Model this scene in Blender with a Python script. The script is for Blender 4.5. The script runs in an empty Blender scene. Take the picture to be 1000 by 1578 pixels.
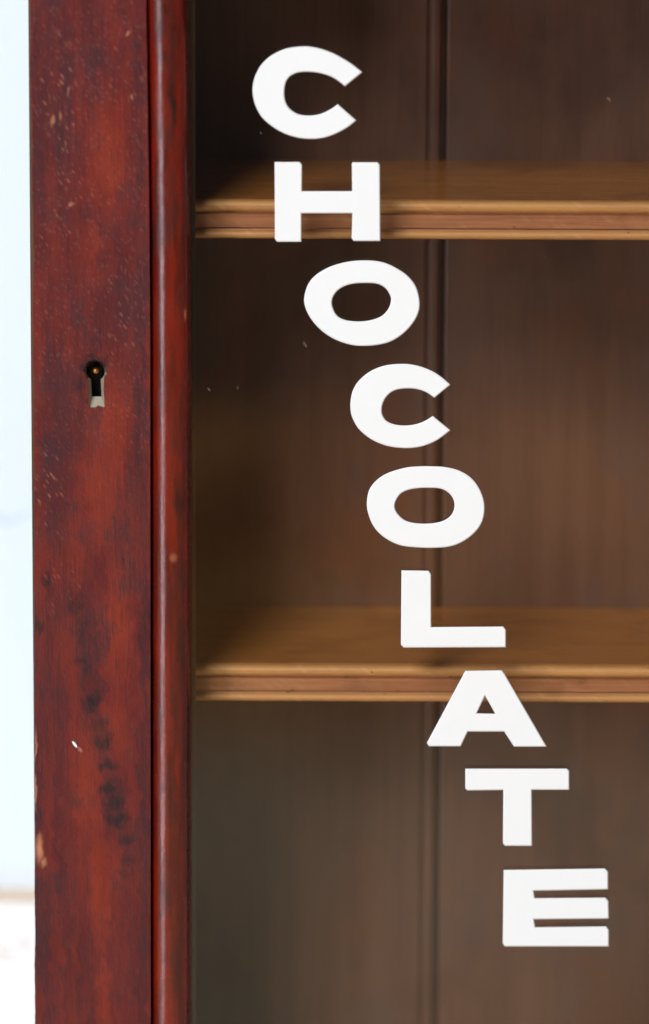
import bpy, bmesh, math, random
from mathutils import Vector, Matrix
random.seed(7)
scene = bpy.context.scene
COL = scene.collection

# ------------------------------------------------------------------ camera
F_PX, W_PX, H_PX = 8770.0, 1000.0, 1578.0        # focal length in photo pixels
PITCH, ROLL, SLANT = math.radians(13.1), 0.0045, 2.28
fw = Vector((0, math.cos(PITCH), -math.sin(PITCH)))
r0 = Vector((1, 0, 0)); u0 = Vector((0, math.sin(PITCH), math.cos(PITCH)))
rt = r0 * math.cos(ROLL) + u0 * math.sin(ROLL)
up = u0 * math.cos(ROLL) - r0 * math.sin(ROLL)
cam_pos = -fw * SLANT                              # the optical axis meets the glass at the origin
cam = bpy.data.cameras.new('camera')
cam.sensor_fit = 'HORIZONTAL'; cam.sensor_width = 24.0
cam.lens = F_PX / W_PX * 24.0
cam.clip_start = 0.05; cam.clip_end = 100
cam.dof.use_dof = True; cam.dof.focus_distance = SLANT; cam.dof.aperture_fstop = 4.8
cam_o = bpy.data.objects.new('camera', cam); COL.objects.link(cam_o)
m = Matrix((rt, up, -fw)).transposed().to_4x4(); m.translation = cam_pos
cam_o.matrix_world = m
scene.camera = cam_o
scene.render.resolution_x, scene.render.resolution_y = 649, 1024

# ------------------------------------------------------------------ light
world = bpy.data.worlds.new('World'); scene.world = world; world.use_nodes = True
bg = world.node_tree.nodes['Background']
bg.inputs[0].default_value = (1.0, 0.95, 0.88, 1); bg.inputs[1].default_value = 0.07

def area(name, loc, target, sx, sy, power, col):
    l = bpy.data.lights.new(name, 'AREA'); l.shape = 'RECTANGLE'; l.size = sx; l.size_y = sy
    l.energy = power; l.color = col
    o = bpy.data.objects.new(name, l); COL.objects.link(o)
    o.location = loc
    o.rotation_euler = (Vector(target) - Vector(loc)).to_track_quat('-Z', 'Y').to_euler()
    return o
# the shop window: a tall bright opening high up behind the photographer, a little to the left
area('window_light', (-2.35, -5.9, 5.4), (0, 0, 0.0), 2.3, 4.0, 618, (0.97, 0.985, 1.0))
# a glazed shop door further left, reaching down to the floor
area('glazed_door_light', (-1.30, -1.85, 0.0), (0, 0, -0.05), 0.40, 2.0, 22, (0.88, 0.89, 1.0))
# unseen lamp added overhead to brighten the table top and the wall's foot
area('overhead_fill', (-0.95, -0.1, 1.6), (-0.35, 0.30, -0.27), 0.6, 0.6, 15, (0.98, 0.99, 1.0))
scene.cycles.max_bounces = 8; scene.cycles.diffuse_bounces = 4; scene.cycles.glossy_bounces = 3
scene.cycles.transparent_max_bounces = 10
scene.cycles.adaptive_threshold = 0.02
scene.view_settings.view_transform = 'Standard'; scene.view_settings.look = 'None'
scene.view_settings.exposure = 0.0; scene.view_settings.gamma = 1.0

# ------------------------------------------------------------------ helpers
def at(px, py, y):
    """point on the vertical plane at depth y that the photo shows at pixel (px, py)"""
    d = fw + rt * ((px - W_PX / 2) / F_PX) - up * ((py - H_PX / 2) / F_PX)
    t = (y - cam_pos.y) / d.y
    return cam_pos + d * t
def zat(py, y, px=500): return at(px, py, y).z
def xat(px, y, py=789): return at(px, py, y).x

def link(name, me, mat=None, parent=None, label=None):
    o = bpy.data.objects.new(name, me); COL.objects.link(o)
    if mat is not None: me.materials.append(mat)
    if parent is not None:
        o.parent = parent
        # every mesh is built in world coordinates; keep it there under its parent
        root = parent
        while root.parent: root = root.parent
        if parent.type == 'EMPTY': o.matrix_parent_inverse = Matrix.Translation(-parent.location)
    if label: o['label'] = label
    return o
def finish(bm, name, mat, parent=None, smooth=False, label=None):
    bmesh.ops.recalc_face_normals(bm, faces=bm.faces)
    me = bpy.data.meshes.new(name); bm.to_mesh(me); bm.free()
    if smooth:
        for p in me.polygons: p.use_smooth = True
        try: me.set_sharp_from_angle(angle=math.radians(40))
        except Exception: pass
    return link(name, me, mat, parent, label)
def box(bm, x0, x1, y0, y1, z0, z1):
    v = [bm.verts.new(p) for p in ((x0,y0,z0),(x1,y0,z0),(x1,y1,z0),(x0,y1,z0),(x0,y0,z1),(x1,y0,z1),(x1,y1,z1),(x0,y1,z1))]
    for f in ((0,1,2,3),(4,5,6,7),(0,1,5,4),(1,2,6,5),(2,3,7,6),(3,0,4,7)): bm.faces.new([v[i] for i in f])
def bevelled(bm, off=0.0008, seg=2):
    bmesh.ops.bevel(bm, geom=list(bm.edges), offset=off, segments=seg, affect='EDGES', profile=0.6)
def sweep(bm, profile, path):
    """closed profile [(a,b)] carried along path = [function(a,b) -> Vector]"""
    rings = [[bm.verts.new(f(a, b)) for a, b in profile] for f in path]
    n = len(profile)
    for r, s in zip(rings, rings[1:]):
        for i in range(n): bm.faces.new((r[i], r[(i+1) % n], s[(i+1) % n], s[i]))
    bm.faces.new(rings[0]); bm.faces.new(list(reversed(rings[-1])))
def catmull(pts, closed, sub=5):
    out = []; n = len(pts)
    rng = range(n) if closed else range(n - 1)
    for i in rng:
        g = (lambda k: pts[k % n]) if closed else (lambda k: pts[min(max(k, 0), n - 1)])
        p0, p1, p2, p3 = g(i-1), g(i), g(i+1), g(i+2)
        for s in range(sub):
            t = s / sub
            out.append(tuple(0.5 * (2*p1[k] + (p2[k]-p0[k])*t + (2*p0[k]-5*p1[k]+4*p2[k]-p3[k])*t*t + (3*p1[k]-p0[k]-3*p2[k]+p3[k])*t**3) for k in (0, 1)))
    if not closed: out.append(tuple(pts[-1]))
    return out
def plate(bm, loops, yf, yb):
    """flat plate with holes: loops of (x, z); front at yf, back at yb"""
    front_e = []; all_loops = []
    for lp in loops:
        vs = [bm.verts.new((x, yf, z)) for x, z in lp]
        all_loops.append(vs)
        for i in range(len(vs)): front_e.append(bm.edges.new((vs[i], vs[(i+1) % len(vs)])))
    res = bmesh.ops.triangle_fill(bm, edges=front_e, use_beauty=True)
    faces = [f for f in res['geom'] if isinstance(f, bmesh.types.BMFace)]
    back = {}
    for vs in all_loops:
        for v in vs: back[v] = bm.verts.new((v.co.x, yb, v.co.z))
    for f in faces: bm.faces.new([back[v] for v in reversed(f.verts)])
    for vs in all_loops:
        for i in range(len(vs)):
            a, b = vs[i], vs[(i+1) % len(vs)]
            bm.faces.new((a, b, back[b], back[a]))

# ------------------------------------------------------------------ node helpers
class NT:
    def __init__(s, name):
        s.mat = bpy.data.materials.new(name); s.mat.use_nodes = True
        s.t = s.mat.node_tree; s.t.nodes.clear()
        s.out = s.t.nodes.new('ShaderNodeOutputMaterial')
        tc = s.t.nodes.new('ShaderNodeTexCoord'); s.P = tc.outputs['Object']
    def n(s, kind, **kw):
        nd = s.t.nodes.new(kind)
        for k, v in kw.items(): setattr(nd, k, v)
        return nd
    def L(s, a, b): s.t.links.new(a, b)
    def put(s, sock, v):
        if isinstance(v, bpy.types.NodeSocket): s.L(v, sock)
        else: sock.default_value = v
    def math(s, op, a, b=0.0, c=None, clamp=False):
        nd = s.n('ShaderNodeMath', operation=op, use_clamp=clamp)
        s.put(nd.inputs[0], a); s.put(nd.inputs[1], b)
        if c is not None: s.put(nd.inputs[2], c)
        return nd.outputs[0]
    def vmad(s, v, sc, off):
        nd = s.n('ShaderNodeVectorMath', operation='MULTIPLY_ADD')
        s.put(nd.inputs[0], v); s.put(nd.inputs[1], sc); s.put(nd.inputs[2], off); return nd.outputs[0]
    def vadd(s, a, b):
        nd = s.n('ShaderNodeVectorMath', operation='ADD'); s.put(nd.inputs[0], a); s.put(nd.inputs[1], b); return nd.outputs[0]
    def length(s, a):
        nd = s.n('ShaderNodeVectorMath', operation='LENGTH'); s.put(nd.inputs[0], a); return nd.outputs['Value']
    def rot(s, v, ang):        # rotate about the y axis
        nd = s.n('ShaderNodeVectorRotate', rotation_type='Y_AXIS'); s.put(nd.inputs['Vector'], v); nd.inputs['Angle'].default_value = ang; return nd.outputs[0]
    def noise(s, v, scale=(1,1,1), detail=4, rough=0.55, off=(0,0,0), dist=0.0):
        nd = s.n('ShaderNodeTexNoise'); s.put(nd.inputs['Vector'], s.vmad(v, scale, off))
        nd.inputs['Scale'].default_value = 1; nd.inputs['Detail'].default_value = detail
        nd.inputs['Roughness'].default_value = rough; nd.inputs['Distortion'].default_value = dist
        return nd
    def ramp(s, x, lo, hi, a=0.0, b=1.0):
        nd = s.n('ShaderNodeMapRange', interpolation_type='SMOOTHSTEP')
        s.put(nd.inputs[0], x); nd.inputs[1].default_value = lo; nd.inputs[2].default_value = hi
        nd.inputs[3].default_value = a; nd.inputs[4].default_value = b; return nd.outputs[0]
    def mix(s, f, a, b):
        nd = s.n('ShaderNodeMix', data_type='RGBA'); s.put(nd.inputs[0], f)
        s.put(nd.inputs[6], a if isinstance(a, bpy.types.NodeSocket) else (*a, 1))
        s.put(nd.inputs[7], b if isinstance(b, bpy.types.NodeSocket) else (*b, 1)); return nd.outputs[2]
    def blobs(s, v, lst, y=-0.012):
        """soft-edged patches at photo positions: (px, py, rx, ry, strength)"""
        tot = None
        for (px, py, rx, ry, st) in lst:
            c = at(px, py, y); k = SLANT / F_PX
            sx, sz = 1 / (rx * k), 1 / (ry * k * 1.03)
            d = s.length(s.vmad(v, (sx, 0, sz), (-c.x * sx, 0, -c.z * sz)))
            mk = s.ramp(d, 0.15, 1.25, st, 0.0)
            tot = mk if tot is None else s.math('MAXIMUM', tot, mk)
        return tot
    def streaks(s, v, ang, sx, sz, thr, seed, keep):
        """sparse short scratches"""
        vo = s.n('ShaderNodeTexVoronoi', feature='F1'); vo.inputs['Scale'].default_value = 1
        s.put(vo.inputs['Vector'], s.vmad(s.rot(v, ang), (sx, 0, sz), (seed, 0, seed * 1.7)))
        sep = s.n('ShaderNodeSeparateColor'); s.L(vo.outputs['Color'], sep.inputs[0])
        k = s.ramp(sep.outputs[0], keep - 0.02, keep + 0.02)
        return s.math('MULTIPLY', s.ramp(vo.outputs['Distance'], thr * 0.35, thr, 1, 0), k)
    def bsdf(s, col, rough, bump=None, bstr=0.3, bdist=0.0004, spec=0.5, coat=0.0, crough=0.2, metal=0.0):
        b = s.n('ShaderNodeBsdfPrincipled')
        s.put(b.inputs['Base Color'], col if isinstance(col, bpy.types.NodeSocket) else (*col, 1))
        s.put(b.inputs['Roughness'], rough); s.put(b.inputs['Specular IOR Level'], spec)
        b.inputs['Metallic'].default_value = metal
        b.inputs['Coat Weight'].default_value = coat; b.inputs['Coat Roughness'].default_value = crough
        if bump is not None:
            bn = s.n('ShaderNodeBump'); bn.inputs['Strength'].default_value = bstr; bn.inputs['Distance'].default_value = bdist
            s.L(bump, bn.inputs['Height']); s.L(bn.outputs[0], b.inputs['Normal'])
        s.L(b.outputs[0], s.out.inputs[0]); return s.mat

# ------------------------------------------------------------------ materials
def m_stile():
    s = NT('worn_mahogany_varnish'); P = s.P
    w = s.noise(P, (170, 170, 120), 4, 0.6)
    warp = s.n('ShaderNodeVectorMath', operation='SCALE')
    s.L(s.vadd(w.outputs['Color'], (-0.5, -0.5, -0.5)), warp.inputs[0]); warp.inputs['Scale'].default_value = 0.011
    Q = s.vadd(P, warp.outputs[0])
    g1 = s.noise(Q, (150, 60, 16), 6, 0.6).outputs[0]         # long grain
    g2 = s.noise(P, (1100, 300, 70), 4, 0.65).outputs[0]      # fine grain
    g3 = s.noise(Q, (75, 40, 45), 6, 0.65, (3, 1, 5)).outputs[0]  # blotches
    g4 = s.noise(s.rot(P, 0.6), (900, 300, 380), 4, 0.7, (8, 0, 2)).outputs[0]
    col = s.mix(s.ramp(g1, 0.36, 0.66), (0.080, 0.0100, 0.0115), (0.140, 0.0155, 0.0110))
    org = s.blobs(Q, [(165,240,32,120,.8),(150,395,26,60,.45),(165,640,38,90,.8),(150,760,40,110,.65),(178,690,16,120,.6),
                      (182,960,34,110,.75),(100,1000,28,70,.35),(165,1130,40,90,.55),(135,1215,30,110,.7),(150,1370,26,130,.7),(178,1330,18,60,.5),
                      (160,1530,16,120,.7),(110,850,50,60,.25)])
    col = s.mix(s.math('MULTIPLY', org, s.ramp(g3, 0.25, 0.6, 0.45, 1.0)), col, (0.245, 0.027, 0.009))
    drk = s.blobs(Q, [(100,140,20,110,.8),(92,215,26,60,.75),(110,240,22,70,.55),(76,160,20,90,.45),(55,60,14,90,.5),(212,120,15,110,.8),(216,260,11,110,.85),
                      (190,20,12,40,.6),(130,330,26,24,.6),(170,355,22,18,.4),(65,395,20,40,.35),(108,590,26,30,.8),(75,560,14,60,.5),(78,700,18,45,.7),(70,720,12,60,.4),
                      (195,480,26,60,.5),(205,560,18,50,.4),(205,720,14,90,.6),(90,820,22,50,.45),(219,450,12,120,.6),(216,660,14,200,.75),(130,80,14,80,.45),(175,110,12,60,.35),(60,250,14,60,.5),(160,400,14,20,.5),(90,440,30,30,.4),(150,520,22,20,.35),(222,640,9,320,.7),(224,980,8,200,.75),(222,1350,9,260,.75),
                      (210,1500,12,120,.35),(62,1460,22,90,.9),(72,1510,24,40,.5),(58,1180,8,90,.8),(57,1250,9,60,.8),(75,1562,22,30,.7),(95,1500,12,14,.6),
                      (55,960,8,40,.7),(145,450,10,14,.5),(185,1540,10,20,.5),(120,480,16,40,.3),(140,700,8,30,.25),(105,1400,20,70,.25),(138,1480,9,150,.3)])
    dmask = s.math('MULTIPLY', drk, s.ramp(s.math('MULTIPLY_ADD', g4, 0.5, s.math('MULTIPLY', g3, 0.5)), 0.36, 0.54, 0.60, 1.0))
    blot = s.math('MULTIPLY', s.ramp(g3, 0.50, 0.66), 0.6)
    streak = s.math('MULTIPLY', s.blobs(Q, [(128,985,15,110,.7),(145,1075,20,60,.75),(160,1150,22,60,.6),(178,1235,26,70,.7),(196,1310,22,60,.55),(148,585,34,58,.45),(105,300,30,90,.4),(85,60,24,70,.4),(75,480,20,70,.45),(120,660,12,60,.3),(185,800,16,80,.35),(90,940,24,60,.35),(75,1100,14,120,.35),(100,1330,16,90,.3),(190,1450,16,120,.4),(120,1540,16,60,.4)]), s.ramp(g4, 0.38, 0.6, 0.45, 1.0))
    fib = s.noise(s.rot(P, 0.12), (1300, 200, 110), 5, 0.75, (4, 4, 4)).outputs[0]     # fibres break the stains up
    fibm = s.ramp(fib, 0.36, 0.60, 0.35, 1.15)
    col = s.mix(s.math('MULTIPLY', s.math('MAXIMUM', s.math('MAXIMUM', dmask, streak), blot), fibm, clamp=True), col, (0.034, 0.0120, 0.0170))
    burn = s.blobs(Q, [(72,897,8,18,.9),(115,931,20,17,.6),(128,966,14,34,.5),(126,1017,19,14,.6),(136,1031,12,12,.7),(141,1080,19,21,1),(154,1117,19,15,.6),
                       (160,1141,18,14,.8),(163,1180,20,11,.75),(171,1214,18,13,.85),(177,1238,24,13,.85),(182,1263,23,13,.9),(195,1294,20,12,.7),(201,1325,18,12,.45),
                       (194,1345,16,7,.35),(61,966,7,14,.7),(186,868,6,14,.5),(131,566,9,12,.8),(146,551,18,7,.75),(163,560,7,14,.7),(128,600,6,22,.6)])
    col = s.mix(s.math('MULTIPLY', burn, s.ramp(g4, 0.3, 0.5, 0.55, 1)), col, (0.017, 0.009, 0.011))
    # fine mottling
    col = s.mix(s.math('MULTIPLY', s.ramp(g2, 0.52, 0.72), 0.45), col, (0.045, 0.010, 0.012))
    # chips and scratches through to bare wood, thick in the upper half
    sep = s.n('ShaderNodeSeparateXYZ'); s.L(P, sep.inputs[0])
    k1 = s.streaks(P, 0.62, 680, 250, 0.42, 3.1, 0.78)
    k2 = s.streaks(P, 0.55, 900, 300, 0.42, 9.4, 0.84)
    k3 = s.streaks(P, 0.6, 1500, 420, 0.45, 1.4, 0.72)
    zmask = s.ramp(sep.outputs['Z'], -0.06, 0.12, 0.12, 0.9)
    lmask = s.math('MULTIPLY', s.blobs(Q, [(85,130,40,110,1),(110,230,34,120,.9),(85,360,40,60,.9),(150,300,60,60,.5),(180,100,50,90,.5),(215,140,12,120,.6),(190,480,40,120,.6),
                                         (70,500,30,80,.7),(75,760,30,110,.8),(185,660,40,60,.4),(100,900,50,60,.4)]), 1.0)
    chips = s.math('MULTIPLY', s.math('MAXIMUM', k1, s.math('MULTIPLY', k2, 0.8)), lmask)
    col = s.mix(s.math('MULTIPLY', chips, 0.58), col, (0.40, 0.13, 0.075))
    col = s.mix(s.math('MULTIPLY', s.math('MULTIPLY', k3, zmask), 0.35), col, (0.30, 0.11, 0.09))
    bare = s.blobs(s.vadd(P, s.vmad(s.vadd(w.outputs['Color'], (-.5,-.5,-.5)), (.004,.004,.008), (0,0,0))),
                   [(60,1308,8,24,1),(67,1330,7,9,.7),(54,1220,3,30,.8),(54,1150,2.5,30,.6),(45,330,4,12,.8),(50,930,2,14,.7),(92,182,3,7,.5),(106,140,2.5,7,.5),
                    (203,150,3,6,.6),(196,53,5,3.5,.7),(82,184,3.5,7,.6),(110,315,6,4,.6),(218,185,3,4,.0)])
    col = s.mix(bare, col, (0.46, 0.19, 0.10))
    # one white fleck, slanted
    c = at(115, 1147, -0.012); k = SLANT / F_PX
    R = s.rot(s.vadd(P, (-c.x, 0, -c.z)), 0.62)
    fl = s.ramp(s.length(s.vmad(R, (1/(2.2*k), 0, 1/(6.5*k)), (0,0,0))), 0.7, 1.1, 1, 0)
    col = s.mix(fl, col, (0.9, 0.88, 0.86))
    c2 = at(123, 1155, -0.012)
    f2 = s.ramp(s.length(s.vmad(s.rot(s.vadd(P, (-c2.x, 0, -c2.z)), 0.62), (1/(3*k), 0, 1/(5.5*k)), (0,0,0))), 0.6, 1.2, .6, 0)
    col = s.mix(f2, col, (0.40, 0.16, 0.13))
    h = s.math('ADD', s.math('MULTIPLY', g2, 0.5), s.math('MULTIPLY', g4, 0.6))
    return s.bsdf(col, s.ramp(g3, 0.3, 0.7, 0.32, 0.46), h, 0.45, 0.0005, 0.30)
def m_bead():
    s = NT('glossy_red_varnish'); P = s.P
    g1 = s.noise(P, (260, 200, 22), 5, 0.6).outputs[0]
    g2 = s.noise(P, (160, 120, 60), 5, 0.65, (4, 2, 9)).outputs[0]
    col = s.mix(s.ramp(g1, 0.35, 0.7), (0.165, 0.0095, 0.0025), (0.075, 0.0055, 0.003))
    wr = s.noise(P, (300, 300, 110), 4, 0.6)
    Q = s.vadd(P, s.vmad(s.vadd(wr.outputs['Color'], (-.5,-.5,-.5)), (.006,.006,.012), (0,0,0)))
    drk = s.blobs(Q, [(266,160,6,50,.95),(255,12,9,12,.6),(254,90,7,10,.8),(268,60,5,60,.5),(272,450,6,30,.4),(275,770,10,40,.8),(272,900,8,50,.6),(278,1000,10,120,.7),(270,1100,8,80,.7),
                      (262,1210,6,60,.5),(258,1385,6,30,.7),(247,1410,7,10,.6),(256,1330,6,22,.5),(275,1490,12,90,.5),(280,640,6,80,.4),(283,870,5,9,.6),(284,300,9,200,.4),(285,700,9,160,.5),(284,1200,9,220,.6),(280,1450,10,160,.5)])  # long right-side patches paint in the bead's shadow; the rest is blackened varnish
    col = s.mix(s.math('MAXIMUM', drk, s.math('MULTIPLY', s.ramp(g2, 0.50, 0.68), 0.5)), col, (0.026, 0.006, 0.005))
    k = s.blobs(P, [(285,486,2.2,10,.8),(267,860,7,8,.5)])
    col = s.mix(k, col, (0.42, 0.14, 0.07))
    return s.bsdf(col, s.ramp(g2, 0.35, 0.7, 0.22, 0.34), s.math('ADD', g1, s.math('MULTIPLY', g2, 1.0)), 0.22, 0.0006, 0.6)
def m_wood(name, a, b, dark, axis, rough, spec=0.4, blotch=0.5, edge=None, tints=None):
    s = NT(name); P = s.P
    long = (6, 90, 90) if axis == 'x' else (110, 60, 5)
    fine = (40, 500, 700) if axis == 'x' else (900, 300, 30)
    g1 = s.noise(P, long, 6, 0.6, dist=0.4).outputs[0]
    g2 = s.noise(P, fine, 5, 0.7).outputs[0]
    g3 = s.noise(P, (22, 22, 18), 4, 0.6, (5, 3, 1)).outputs[0]
    col = s.mix(s.ramp(g1, 0.33, 0.68), a, b)
    col = s.mix(s.math('MULTIPLY', s.ramp(g2, 0.5, 0.72), 0.55), col, dark)
    col = s.mix(s.math('MULTIPLY', s.ramp(g3, 0.48, 0.68), blotch), col, dark)
    if tints:
        t1 = s.noise(P, (20, 20, 15), 5, 0.62, (9, 2, 4)).outputs[0]; t2 = s.noise(P, (26, 26, 20), 5, 0.62, (1, 6, 8)).outputs[0]
        col = s.mix(s.ramp(t1, 0.50, 0.68, 0, 0.7), col, tints[0]); col = s.mix(s.ramp(t2, 0.50, 0.68, 0, 0.7), col, tints[1])
    sc = s.streaks(P, 0.9 if axis == 'x' else 0.2, 900, 260, 0.4, 6.2, 0.90)
    col = s.mix(s.math('MULTIPLY', sc, 0.3), col, edge or b)
    return s.bsdf(col, rough, s.math('ADD', g2, g1), 0.3, 0.0003, spec)
def m_nosing():
    """shelf edge: brown varnish rubbed down to pale wood on the two beads"""
    s = NT('rubbed_shelf_edge'); P = s.P
    g1 = s.noise(P, (18, 200, 500), 5, 0.65).outputs[0]
    g2 = s.noise(P, (60, 60, 60), 4, 0.6, (2, 7, 1)).outputs[0]
    at_ = s.n('ShaderNodeAttribute'); at_.attribute_name = 'wear'
    sep = s.n('ShaderNodeSeparateColor'); s.L(at_.outputs['Color'], sep.inputs[0])
    base = s.mix(s.ramp(g1, 0.35, 0.68), (0.39, 0.150, 0.062), (0.28, 0.100, 0.038))
    base = s.mix(s.math('MULTIPLY', s.ramp(g2, 0.5, 0.7), 0.5), base, (0.16, 0.055, 0.022))
    st = s.streaks(P, 0.95, 420, 120, 0.5, 4.7, 0.6)
    rub = s.math('MULTIPLY', sep.outputs[0], s.ramp(s.math('MULTIPLY_ADD', st, 0.25, g1), 0.25, 0.6, 0.4, 1.0))
    col = s.mix(rub, base, (0.56, 0.265, 0.082))
    col = s.mix(s.math('MULTIPLY', st, 0.06), col, (0.7, 0.5, 0.33))
    nick = s.noise(P, (260, 260, 260), 2, 0.5, (1, 1, 4)).outputs[0]
    col = s.mix(s.ramp(nick, 0.70, 0.76, 0, 0.7), col, (0.08, 0.03, 0.015))
    return s.bsdf(col, 0.42, s.math('ADD', g1, s.math('MULTIPLY', nick, -0.6)), 0.3, 0.0004, 0.45)
def m_glass():
    s = NT('old_window_glass'); P = s.P
    lw = s.n('ShaderNodeLayerWeight'); lw.inputs['Blend'].default_value = 0.5
    fr = s.math('MULTIPLY_ADD', s.math('POWER', lw.outputs['Facing'], 5.0), 0.96, 0.036)
    tr = s.n('ShaderNodeBsdfTransparent'); tr.inputs[0].default_value = (0.97, 0.975, 0.965, 1)
    gl = s.n('ShaderNodeBsdfGlossy'); gl.inputs['Roughness'].default_value = 0.02
    mx = s.n('ShaderNodeMixShader'); s.L(fr, mx.inputs[0]); s.L(tr.outputs[0], mx.inputs[1]); s.L(gl.outputs[0], mx.inputs[2])
    s.L(mx.outputs[0], s.out.inputs[0]); return s.mat
def m_letter():
    s = NT('white_vinyl')
    g = s.noise(s.P, (120, 120, 120), 3, 0.5).outputs[0]
    return s.bsdf(s.mix(s.ramp(g, 0.3, 0.7), (0.795, 0.817, 0.832), (0.800, 0.822, 0.837)), 0.45, g, 0.1, 0.0003, 0.4)
def m_wall():
    s = NT('pale_blue_paint')
    g = s.noise(s.P, (9, 9, 9), 5, 0.6).outputs[0]
    g2 = s.noise(s.P, (160, 160, 160), 5, 0.6).outputs[0]
    col = s.mix(s.ramp(g, 0.3, 0.7), (0.71, 0.795, 0.86), (0.735, 0.81, 0.865))
    w = s.noise(s.P, (120, 120, 120), 3, 0.6).outputs['Color']
    Q = s.vadd(s.P, s.vmad(s.vadd(w, (-.5,-.5,-.5)), (.02,.02,.02), (0,0,0)))
    sm = s.blobs(Q, [(4,801,24,9,1),(30,796,34,9,.6)], 0.36)
    col = s.mix(s.math('MULTIPLY', sm, 0.8), col, (0.42, 0.55, 0.66))
    return s.bsdf(col, 0.7, g2, 0.2, 0.0006, 0.25)
def m_white(name, grime_shade=False):
    s = NT(name)
    g = s.noise(s.P, (30, 30, 30), 5, 0.6).outputs[0]
    col = s.mix(s.ramp(g, 0.35, 0.7), (0.80, 0.80, 0.80), (0.85, 0.845, 0.84))
    if grime_shade:
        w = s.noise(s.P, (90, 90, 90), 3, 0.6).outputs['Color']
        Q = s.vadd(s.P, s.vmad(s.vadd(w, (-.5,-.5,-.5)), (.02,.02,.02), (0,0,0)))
        sm = s.blobs(Q, [(2,1458,24,10,1),(40,1455,26,13,.6)], 0.35)  # grubby marks and the contact shadow painted along the upstand's foot
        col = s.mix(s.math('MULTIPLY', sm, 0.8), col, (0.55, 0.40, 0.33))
    return s.bsdf(col, 0.5, g, 0.1, 0.0005, 0.35)
def m_plain(name, col, rough, spec=0.4, metal=0.0, scale=400, var=0.6):
    s = NT(name)
    g = s.noise(s.P, (scale,)*3, 4, 0.6).outputs[0]
    return s.bsdf(s.mix(s.ramp(g, 0.3, 0.7), tuple(c * var for c in col), col), rough, g, 0.4, 0.0004, spec, metal=metal)

def m_floor():
    s = NT('floor_boards_and_flagstones'); sep = s.n('ShaderNodeSeparateXYZ'); s.L(s.P, sep.inputs[0])
    g = s.noise(s.P, (3, 30, 3), 4, 0.6).outputs[0]
    a = s.mix(s.ramp(g, 0.3, 0.7), (0.76, 0.36, 0.11), (0.66, 0.30, 0.09))
    b = s.mix(s.ramp(g, 0.3, 0.7), (0.80, 0.66, 0.46), (0.74, 0.60, 0.41))
    p = s.noise(s.P, (3.2, 1.3, 1), 3, 0.55, (2.3, 0.7, 0)).outputs[0]
    a = s.mix(s.ramp(p, 0.42, 0.62, 0, 0.75), a, (0.20, 0.07, 0.03)); b = s.mix(s.ramp(p, 0.45, 0.65, 0, 0.5), b, (0.52, 0.42, 0.28))
    return s.bsdf(s.mix(s.ramp(sep.outputs['Y'], -4.0, -3.3), a, b), 0.7, None, spec=0.2)
M = dict(floor=m_floor(),
         stile=m_stile(), bead=m_bead(), glass=m_glass(), letter=m_letter(), nosing=m_nosing(), wall=m_wall(),
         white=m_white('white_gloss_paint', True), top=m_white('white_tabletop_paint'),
         shelf=m_wood('brown_shelf_board', (0.37, 0.140, 0.030), (0.335, 0.122, 0.026), (0.20, 0.066, 0.016), 'x', 0.20, 0.5, blotch=0.5),
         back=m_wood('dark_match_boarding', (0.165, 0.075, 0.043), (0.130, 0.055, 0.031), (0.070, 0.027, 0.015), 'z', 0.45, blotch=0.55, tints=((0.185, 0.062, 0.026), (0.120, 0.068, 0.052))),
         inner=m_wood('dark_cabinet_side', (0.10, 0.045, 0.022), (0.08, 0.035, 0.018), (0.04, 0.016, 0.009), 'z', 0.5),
         rawwood=m_plain('bare_wood_trim', (0.74, 0.56, 0.40), 0.6), cream=m_plain('bare_keyhole_wood', (0.50, 0.44, 0.35), 0.7, scale=900, var=0.7),
         iron=m_plain('black_iron', (0.03, 0.032, 0.04), 0.35, 0.5, 0.6), brass=m_plain('tarnished_brass', (0.62, 0.25, 0.06), 0.38, 0.5, 0.8))

# ------------------------------------------------------------------ the setting: wall and table top
Y_WALL = 0.36
Z_TABLE = zat(1472, Y_WALL - 0.012, 20)
bm = bmesh.new(); box(bm, -1.6, 1.6, Y_WALL, Y_WALL + 0.05, Z_TABLE - 0.004, 1.5)
o = finish(bm, 'wall', M['wall']); o['kind'] = 'structure'
bm = bmesh.new(); box(bm, -1.6, 1.6, -0.075, Y_WALL + 0.05, Z_TABLE - 0.044, Z_TABLE - 0.004)
o = finish(bm, 'tabletop', M['top']); o['kind'] = 'structure'
bm = bmesh.new(); box(bm, -4, 4, -5.3, Y_WALL + 0.05, Z_TABLE - 0.85, Z_TABLE - 0.80)
o = finish(bm, 'floor', M['floor']); o['kind'] = 'structure'
# low white upstand with a bare top edge along the foot of the wall
zu = zat(1389, Y_WALL - 0.012, 20)
up_e = bpy.data.objects.new('upstand_board', None); COL.objects.link(up_e); up_e.location = (0, Y_WALL, Z_TABLE)
up_e['label'] = 'low white board with bare wood top edge along foot of blue wall'; up_e['category'] = 'skirting board'
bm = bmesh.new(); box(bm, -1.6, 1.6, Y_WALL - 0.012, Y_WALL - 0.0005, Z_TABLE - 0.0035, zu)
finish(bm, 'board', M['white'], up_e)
bm = bmesh.new(); box(bm, -1.6, 1.6, Y_WALL - 0.0128, Y_WALL - 0.0005, zu + 0.0002, zu + 0.0020)
finish(bm, 'top_edge', M['rawwood'], up_e)

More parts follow.
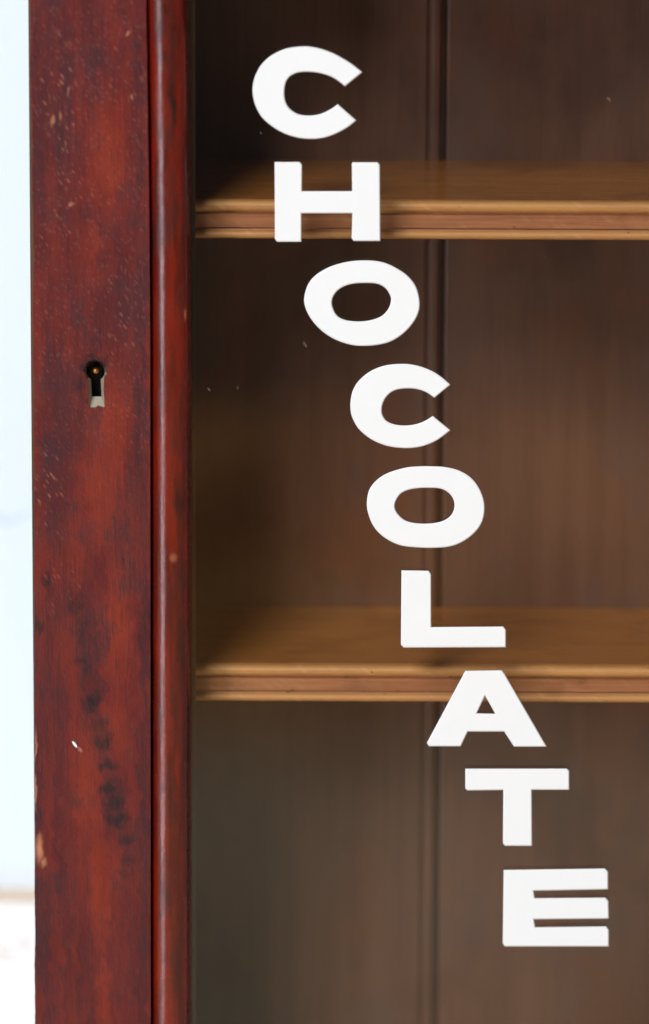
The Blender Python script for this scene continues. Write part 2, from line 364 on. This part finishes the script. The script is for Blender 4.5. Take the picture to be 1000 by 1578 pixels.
# ------------------------------------------------------------------ cabinet
YF, YB = -0.012, 0.009                 # door front and back faces
Y_SH, Y_BACK = 0.0185, 0.1205            # shelf front edge, face of the back boards
Z_BOT = Z_TABLE - 0.0035
Z_TOP = zat(-300, YF)
Z_GB, Z_GT = zat(1700, YF), zat(-140, YF)     # glazed opening
cab = bpy.data.objects.new('display_cabinet', None); COL.objects.link(cab)
cab.location = (0.1, 0.05, Z_BOT)
cab['label'] = 'old red mahogany glazed cabinet with white CHOCOLATE lettering down its glass door'
cab['category'] = 'cabinet'

def bow(py):                            # the old door leans a little at the top
    return -6.0 * max(0.0, 1 - py / 560.0) ** 1.6 if py > 0 else -6.0 - 0.012 * (-py) * 0.5
PYS = [-560 + i * 8 for i in range(int((1990 + 560) / 8) + 1)]
def edge_line(px, y, jit=0.0, slope=0.0):
    out = []
    drift = 0.0
    for py in PYS:
        drift = drift * 0.8 + random.uniform(-1, 1) * jit
        p = at(px + bow(py) + slope * (py - 789) + drift, py, y); out.append((p.x, p.z))
    return out
def clampz(lst, lo, hi):
    return [(x, min(max(z, lo), hi)) for x, z in lst]

# left stile with its keyhole
left = edge_line(53.0, YF, 0.50, 0.0012)
right = edge_line(231.5, YF, 0.0, 0.0008)
sel = [i for i in range(len(PYS)) if Z_BOT + 0.002 < left[i][1] < Z_TOP - 0.002]
left = [left[i] for i in sel]; right = [right[i] for i in sel]
left = [(left[0][0], Z_TOP)] + left + [(left[-1][0], Z_BOT)]
right = [(right[0][0], Z_TOP)] + right + [(right[-1][0], Z_BOT)]
def keyhole(cx, cy, r, hw, foot, n=22, jit=0.0, taper=0.0):
    """photo-pixel keyhole outline: round head, straight slot, ragged foot"""
    pts = []
    a0 = math.asin(min(0.95, hw / r))
    for i in range(n + 1):
        a = math.pi / 2 + a0 + (2 * math.pi - 2 * a0) * i / n
        pts.append((cx + r * math.cos(a) * 1.0, cy + r * math.sin(a)))
    for t in (0.33, 0.66): pts.append((cx + hw + taper * t, cy + r * 0.9 + (foot - cy - r * 0.9) * t))
    for i in range(6):
        t = i / 5
        pts.append((cx + (hw + taper) * (1 - 2 * t), foot + random.uniform(-1, 1) * jit))
    for t in (0.66, 0.33): pts.append((cx - hw - taper * t, cy + r * 0.9 + (foot - cy - r * 0.9) * t))
    return pts
kh_out = keyhole(146.5, 572, 17.5, 12.0, 628, jit=1.6, taper=0.3)
kh_out = [(x + random.uniform(-1.3, 1.3) + 0.05 * (y - 572), y + random.uniform(-1.1, 1.1)) for x, y in kh_out]
kh = [(at(x, y, YF).x, at(x, y, YF).z) for x, y in kh_out]
bm = bmesh.new(); plate(bm, [left + right[::-1], kh], YF, YB)
stile = finish(bm, 'door_stile', M['stile'], cab, label='worn red stile with a keyhole, left of the glass')
# sleeve of bare wood inside the keyhole: funnels from the outline to a narrower slot
kin = keyhole(147, 572, 14.5, 7.5, 611, taper=0.0); kin = [(x + 0.05 * (y - 572), y) for x, y in kin]
bm = bmesh.new()
A = [bm.verts.new(at(x, y, YF + 0.0010)) for x, y in [(148 + (x - 148) * .985, 590 + (y - 590) * .985) for x, y in kh_out]]
B = [bm.verts.new(at(x, y, YF + 0.0042)) for x, y in kin]
Cc = [bm.verts.new(at(x, y, YF + 0.0150)) for x, y in kin]
n = len(A); assert len(B) == n
for R_, S_ in ((A, B), (B, Cc)):
    for i in range(n): bm.faces.new((R_[i], R_[(i+1) % n], S_[(i+1) % n], S_[i]))
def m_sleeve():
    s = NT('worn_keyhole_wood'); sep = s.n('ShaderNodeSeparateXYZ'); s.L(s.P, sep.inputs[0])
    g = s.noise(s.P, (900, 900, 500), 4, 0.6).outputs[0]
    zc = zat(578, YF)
    low = s.ramp(s.math('MULTIPLY_ADD', g, 0.004, sep.outputs['Z']), zc - 0.002 + 0.002, zc + 0.004 + 0.002, 1, 0)   # dark round the head, bare wood at the foot
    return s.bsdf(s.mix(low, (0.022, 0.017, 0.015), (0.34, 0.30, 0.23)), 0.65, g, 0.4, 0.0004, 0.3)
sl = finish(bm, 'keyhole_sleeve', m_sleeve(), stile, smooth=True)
bm = bmesh.new()
c0, c1 = at(118, 640, YF + 0.0152), at(178, 545, YF + 0.0152)
box(bm, c0.x, c1.x, YF + 0.0152, YF + 0.0170, c0.z, c1.z)
finish(bm, 'lock_plate', M['iron'], stile)
# brass key pin standing in the lock
bm = bmesh.new(); pc = at(147.5, 572, YF + 0.004); rp = 0.00125
prof = [(0.0, -0.0008), (0.0006, -0.0006), (0.0011, -0.0001), (rp, 0.0006), (rp, 0.0111)]
rings = []
for r_, dy in prof[1:]:
    rings.append([bm.verts.new((pc.x + r_ * math.cos(a * math.pi / 7), pc.y + dy, pc.z + r_ * math.sin(a * math.pi / 7))) for a in range(14)])
tip = bm.verts.new((pc.x, pc.y + prof[0][1], pc.z))
for i in range(14): bm.faces.new((tip, rings[0][i], rings[0][(i+1) % 14]))
for r_, s_ in zip(rings, rings[1:]):
    for i in range(14): bm.faces.new((r_[i], r_[(i+1) % 14], s_[(i+1) % 14], s_[i]))
finish(bm, 'lock_pin', M['brass'], stile, smooth=True, label='small brass pin inside the keyhole')

# right stile and rails close the door frame outside the picture
XR0, XR1 = xat(1330, YF), xat(1572, YF)
XL1 = xat(231.5, YF)
bm = bmesh.new(); box(bm, XR0 + 0.017, XR1, YF, YB, Z_BOT, Z_TOP); bevelled(bm)
finish(bm, 'door_stile', M['stile'], cab, label='plain red stile at the right of the glass')
for z0, z1 in ((Z_BOT, Z_GB - 0.017), (Z_GT + 0.017, Z_TOP)):
    bm = bmesh.new(); box(bm, XL1 + 0.0006, XR0 + 0.0165, YF + 0.0004, YB - 0.0004, z0, z1); bevelled(bm)
    finish(bm, 'door_rail', M['stile'], cab)

# glazing beads: a quirk, then a fat half round running down to the glass
BW = (295.0 - 233.0) * SLANT / F_PX     # width of the bead
def bead_profile():
    pts = [(0.0, 0.0), (0.0, -0.0066)]   # a across from the stile, b = depth (negative towards the viewer)
    cx, ax, cy, ay = BW * 0.49, BW * 0.48, -0.0066, 0.0054
    for i in range(1, 24):
        t = math.pi * (1 - i / 24)
        pts.append((cx + ax * math.cos(t), cy - ay * math.sin(t) * (1.0 if t > math.pi / 2 else 0.97)))
    pts += [(BW * 0.965, -0.0046), (BW, -0.0042), (BW, -0.0004), (BW * 0.6, -0.0004)]
    pts[0] = (0.0, -0.0004)
    return pts
bp = bead_profile()
path = []
for i in range(0, len(PYS), 4):
    py = PYS[i]; z = zat(py, -0.005)
    if Z_GB < z < Z_GT:
        x0 = at(232.0 + bow(py) + 0.0009 * (py - 789), py, -0.006).x
        path.append((lambda x0, z: (lambda a, b: Vector((x0 + a + random.uniform(-.00004, .00004), b, z))))(x0, z))
bm = bmesh.new(); sweep(bm, bp, path)
finish(bm, 'glazing_bead', M['bead'], cab, smooth=True, label='shiny rounded red bead between the stile and the glass')
bm = bmesh.new()
sweep(bm, bp, [(lambda z: (lambda a, b: Vector((XR0 + 0.0165 - a, b, z))))(z) for z in (Z_GB, Z_GT)])
finish(bm, 'glazing_bead', M['bead'], cab, smooth=True)
for zz, sg in ((Z_GB - 0.0165, 1), (Z_GT + 0.0165, -1)):
    bm = bmesh.new()
    sweep(bm, bp, [(lambda x: (lambda a, b: Vector((x, b, zz + sg * a))))(x) for x in (XL1 + 0.017, XR0)])
    finish(bm, 'glazing_bead', M['bead'], cab, smooth=True)
# putty line where the pane meets the bead
xg = at(295.5, 789, 0).x
# glass
bm = bmesh.new(); box(bm, XL1 + 0.004, XR0 + 0.013, 0.0, 0.0028, Z_GB - 0.012, Z_GT + 0.012)
glass = finish(bm, 'glass_pane', M['glass'], cab, label='clear glass pane carrying the white lettering')
# rebate slips hold the pane from behind
for x0, x1 in ((XL1 - 0.001, at(301, 789, 0.004).x), (XR0 + 0.0005, XR0 + 0.018)):
    bm = bmesh.new(); box(bm, x0, x1, 0.0031, 0.0088, Z_GB, Z_GT)
    finish(bm, 'glass_slip', M['inner'], cab)

# ------------------------------------------------------------------ lettering on the glass
def T(ox, oy, k, pts): return [(ox + x * k, oy + y * k) for x, y in pts]
c1o = [(820,267),(740,205),(640,147),(560,115),(490,98),(430,93),(350,100),(280,118),(200,160),(140,218),(105,280),(88,335),(82,390),(90,450),(110,510),(150,575),(220,635),(300,680),(390,707),(480,715),(560,707),(640,680),(720,637),(780,590)]
c1i = [(655,480),(600,518),(540,545),(480,556),(430,555),(380,543),(335,512),(308,470),(298,420),(300,370),(312,325),(340,292),(380,272),(430,265),(490,267),(560,280),(630,308),(703,362)]
c2o = [(697,212),(650,170),(590,130),(510,98),(430,83),(340,85),(260,102),(190,136),(130,188),(95,245),(80,310),(80,370),(95,425),(135,490),(210,550),(300,588),(390,602),(460,602),(530,590),(600,562),(650,530),(697,492)]
c2i = [(588,403),(540,433),(480,455),(410,462),(350,455),(305,435),(282,405),(274,370),(280,330),(300,290),(330,260),(370,242),(430,235),(490,240),(545,258),(598,293)]
o1o = [(620,658),(720,667),(800,698),(880,752),(930,820),(950,910),(938,980),(895,1050),(830,1110),(750,1150),(640,1166),(540,1160),(440,1125),(360,1070),(300,1000),(268,930),(265,870),(290,795),(340,740),(420,695),(520,667)]
o1i = [(600,794),(690,797),(740,820),(770,860),(778,900),(760,950),(720,990),(660,1012),(590,1020),(510,1012),(460,985),(435,940),(430,900),(445,860),(480,825),(535,802)]
o2o = [(570,713),(660,718),(750,740),(830,790),(885,870),(908,960),(895,1050),(850,1120),(780,1175),(700,1208),(600,1218),(480,1215),(380,1200),(290,1155),(225,1090),(190,1010),(180,940),(195,860),(240,800),(310,755),(420,722),(500,714)]
o2i = [(560,848),(630,852),(680,875),(712,915),(720,965),(700,1015),(650,1050),(580,1065),(490,1065),(420,1048),(375,1010),(355,970),(360,930),(390,885),(440,860),(500,850)]
Hh = [(88,75),(238,75),(253,92),(252,248),(548,248),(546,90),(550,77),(700,77),(714,94),(717,545),(556,545),(545,528),(549,381),(249,381),(249,550),(104,550),(90,533)]
Ll = [(105,69),(262,72),(276,92),(277,393),(688,390),(703,410),(703,510),(118,512),(102,494)]
Aa = [(470,643),(678,640),(695,660),(936,1077),(748,1077),(692,991),(485,991),(445,1075),(262,1075),(250,1055)]
Ai = [(583,787),(640,888),(537,885)]
Tt = [(99,90),(680,90),(694,104),(694,212),(480,212),(482,532),(326,532),(314,516),(316,213),(112,216),(99,204)]
Ee = [(318,668),(898,660),(916,680),(916,780),(490,788),(497,829),(900,826),(918,846),(920,947),(492,951),(500,995),(905,990),(920,1012),(920,1106),(325,1106),(313,1088)]
letters = [
    ('topmost letter C on the glass', [T(370,50,.23, catmull(c1o, False) + catmull(c1i, False))]),
    ('white letter H across the upper shelf', [T(400,230,.26, Hh)]),
    ('white letter O just under the H', [T(400,230,.26, catmull(o1o, True)), T(400,230,.26, catmull(o1i, True))]),
    ('second white letter C, between the two letters O', [T(520,540,.25, catmull(c2o, False) + catmull(c2i, False))]),
    ('white letter O just above the L', [T(520,540,.25, catmull(o2o, True)), T(520,540,.25, catmull(o2i, True))]),
    ('white letter L above the lower shelf', [T(590,860,.27, Ll)]),
    ('white letter A across the lower shelf', [T(590,860,.27, Aa), T(590,860,.27, Ai)]),
    ('white letter T under the A', [T(690,1160,.27, Tt)]),
    ('lowest white letter E on the glass', [T(690,1160,.27, Ee)]),
]
def inset(lp, d, hole):
    """move a closed outline inwards by d (outwards for a hole)"""
    n = len(lp); ar = sum(lp[i][0] * lp[(i+1) % n][1] - lp[(i+1) % n][0] * lp[i][1] for i in range(n))
    sg = (1 if ar > 0 else -1) * (-1 if hole else 1); out = []
    for i in range(n):
        a, b, c = lp[i-1], lp[i], lp[(i+1) % n]
        e1 = Vector((b[0]-a[0], b[1]-a[1])).normalized(); e2 = Vector((c[0]-b[0], c[1]-b[1])).normalized()
        n1 = Vector((-e1.y, e1.x)); n2 = Vector((-e2.y, e2.x)); mm = n1 + n2
        mm = mm.normalized() if mm.length > 1e-6 else n1
        q = Vector(b) + mm * (sg * d / max(0.45, mm.dot(n1))); out.append((q.x, q.y))
    return out
def dedupe(lp):
    out = [p for i, p in enumerate(lp) if (Vector(p) - Vector(lp[i-1])).length > 0.4]
    return out
for lab, loops in letters:
    loops = [dedupe(lp) for lp in loops]
    bm = bmesh.new()
    rows = [(0.2, -0.0001), (0.2, -0.0005), (0.75, -0.00085), (1.7, -0.0011)]
    rings = []
    for d, y in rows:
        rings.append([[bm.verts.new(at(px, py, y)) for px, py in inset(lp, d, k > 0)] for k, lp in enumerate(loops)])
    for A_, B_ in zip(rings, rings[1:]):
        for la, lb in zip(A_, B_):
            for i in range(len(la)): bm.faces.new((la[i], la[(i+1) % len(la)], lb[(i+1) % len(la)], lb[i]))
    for ring in (rings[0], rings[-1]):
        es = []
        for lp in ring:
            for i in range(len(lp)):
                e = bm.edges.get((lp[i], lp[(i+1) % len(lp)])) or bm.edges.new((lp[i], lp[(i+1) % len(lp)]))
                es.append(e)
        bmesh.ops.triangle_fill(bm, edges=es, use_beauty=True)
    finish(bm, 'letter', M['letter'], glass, label=lab)

# ------------------------------------------------------------------ inside of the cabinet
XI0, XI1 = xat(80, 0.05), xat(1545, 0.05)
# side boards
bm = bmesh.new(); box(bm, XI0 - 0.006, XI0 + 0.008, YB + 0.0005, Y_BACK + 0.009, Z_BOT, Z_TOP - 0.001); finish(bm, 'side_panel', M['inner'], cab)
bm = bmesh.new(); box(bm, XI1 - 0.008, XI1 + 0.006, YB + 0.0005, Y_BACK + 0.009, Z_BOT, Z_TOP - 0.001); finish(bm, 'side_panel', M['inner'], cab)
xs0, xs1 = XI0 + 0.0085, XI1 - 0.0085
bm = bmesh.new(); box(bm, xs0, xs1, YB + 0.0005, Y_BACK - 0.0006, Z_TOP - 0.018, Z_TOP - 0.002); finish(bm, 'top_board', M['shelf'], cab)
bm = bmesh.new(); box(bm, xs0, xs1, YB + 0.0005, Y_BACK - 0.0006, Z_BOT + 0.026, Z_BOT + 0.042); finish(bm, 'bottom_board', M['shelf'], cab)
# back boards with a beaded edge
BWID = 0.122
xj = xat(679.5, Y_BACK)                 # the joint seen in the photo
def board_profile(w):
    pts = [(0.0006, 0.009), (0.0006, 0.0012), (0.0010, 0.0003), (0.0018, 0.0)]
    b0 = w - 0.0078
    pts += [(b0, 0.0), (b0 + 0.0005, 0.0012), (b0 + 0.0012, 0.0014), (b0 + 0.0018, 0.0007)]
    for i in range(7):
        t = math.pi * (1 - i / 6)
        pts.append((b0 + 0.0039 + 0.0019 * math.cos(t), 0.0006 - 0.0005 * math.sin(t)))
    pts += [(b0 + 0.0064, 0.0028), (b0 + 0.0075, 0.0030), (b0 + 0.0075, 0.009)]
    return pts
k = 0
x = xj - BWID * 2
first = None
while x < XI1 - 0.001:
    x0, x1 = max(x, XI0 - 0.005), min(x + BWID, XI1 + 0.005)
    if x1 - x0 > 0.03:
        bm = bmesh.new()
        pr = board_profile(x1 - x0)
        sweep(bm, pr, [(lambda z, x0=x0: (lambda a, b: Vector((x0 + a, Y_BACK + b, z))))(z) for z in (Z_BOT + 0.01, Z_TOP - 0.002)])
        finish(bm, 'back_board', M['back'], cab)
    x += BWID
bm = bmesh.new(); box(bm, XI0 - 0.005, XI1 + 0.005, Y_BACK + 0.0092, Y_BACK + 0.012, Z_BOT, Z_TOP - 0.001); finish(bm, 'backing_sheet', M['iron'], cab)

# shelves: a plain board with a moulded front edge (bead, flat, bead)
def shelf(py_top, py_bot, lab):
    zt, zb = zat(py_top, Y_SH, 650), zat(py_bot, Y_SH, 650)
    h = zt - zb
    bm = bmesh.new(); box(bm, xs0, xs1, Y_SH + 0.0060, Y_BACK - 0.0004, zb + 0.0004, zt - 0.0002)
    sh = finish(bm, 'shelf', M['shelf'], cab, label=lab)
    # profile (depth, height) from the top back round the front to the bottom back
    r1, r2 = h * 0.145, h * 0.115
    prof = [(0.0058, 0.0, 0.6), (0.0032, 0.0, 0.9)]
    for i in range(9):
        t = math.pi / 2 + math.pi * i / 8
        prof.append((0.0024 + 0.0024 * math.cos(t), -r1 + r1 * math.sin(t), 1.0))
    prof += [(0.0024, -2 * r1 - h * 0.02, 0.2), (0.0025, -2 * r1 - h * 0.05, 0.1), (0.0014, -2 * r1 - h * 0.075, 0.0), (0.0014, -h + 2 * r2 + h * 0.075, 0.05), (0.0025, -h + 2 * r2 + h * 0.05, 0.1), (0.0024, -h + 2 * r2 + h * .02, 0.2)]
    for i in range(9):
        t = math.pi / 2 + math.pi * i / 8
        prof.append((0.0022 + 0.0022 * math.cos(t), -h + r2 + r2 * math.sin(t), 0.9 if i < 7 else 0.4))
    prof += [(0.0058, -h, 0.0)]
    bm = bmesh.new(); cl = bm.loops.layers.float_color.new('wear')
    N = 130; rings = []
    for j in range(N + 1):
        xx = xs0 + (xs1 - xs0) * j / N
        dy = random.uniform(-1, 1) * 0.00006
        rings.append([bm.verts.new((xx, Y_SH + a + dy, zt + b + random.uniform(-1, 1) * 0.00005)) for a, b, w in prof])
    wv = {}
    for rg in rings:
        for v, (a, b, w) in zip(rg, prof): wv[v] = w
    n = len(prof)
    for r_, s_ in zip(rings, rings[1:]):
        for i in range(n): bm.faces.new((r_[i], r_[(i+1) % n], s_[(i+1) % n], s_[i]))
    bm.faces.new(rings[0]); bm.faces.new(list(reversed(rings[-1])))
    for f in bm.faces:
        for lp in f.loops: lp[cl] = (wv[lp.vert],) * 3 + (1,)
    finish(bm, 'moulded_edge', M['nosing'], sh, smooth=True)
shelf(311.5, 370, 'upper brown shelf with rubbed beaded edge, behind the letter H')
shelf(1028, 1083, 'lower brown shelf with rubbed beaded edge, behind the letter A')

# a little dust caught on the pane
def dust():
    bm = bmesh.new()
    spots = [(938,153,3.6),(470,531,4.0),(916,650,2.0),(930,797,2.4),(322,600,2.6),(366,598,1.8),(888,596,1.6),(402,205,1.8),(770,1002,1.5),(345,1180,1.4),(600,640,1.4),(820,420,1.6),(840,395,1.2)]
    for px, py, r in spots:
        c = at(px, py, -0.00012); k = SLANT / F_PX; a0 = random.uniform(0.5, 0.9)
        n = 7; f = []; g = []
        for i in range(n):
            t = 2 * math.pi * i / n; rr = r * k * random.uniform(0.7, 1.2)
            u, w = rr * 0.55 * math.cos(t), rr * 1.3 * math.sin(t)
            x, z = u * math.cos(a0) - w * math.sin(a0), u * math.sin(a0) + w * math.cos(a0)
            f.append(bm.verts.new((c.x + x, -0.00022, c.z + z))); g.append(bm.verts.new((c.x + x * 1.1, -0.00006, c.z + z * 1.1)))
        bm.faces.new(f); bm.faces.new(g[::-1])
        for i in range(n): bm.faces.new((f[i], f[(i+1) % n], g[(i+1) % n], g[i]))
    o = finish(bm, 'dust_speck', m_plain('dust', (0.13, 0.085, 0.065), 0.9, 0.1), glass); o['kind'] = 'stuff'
dust()
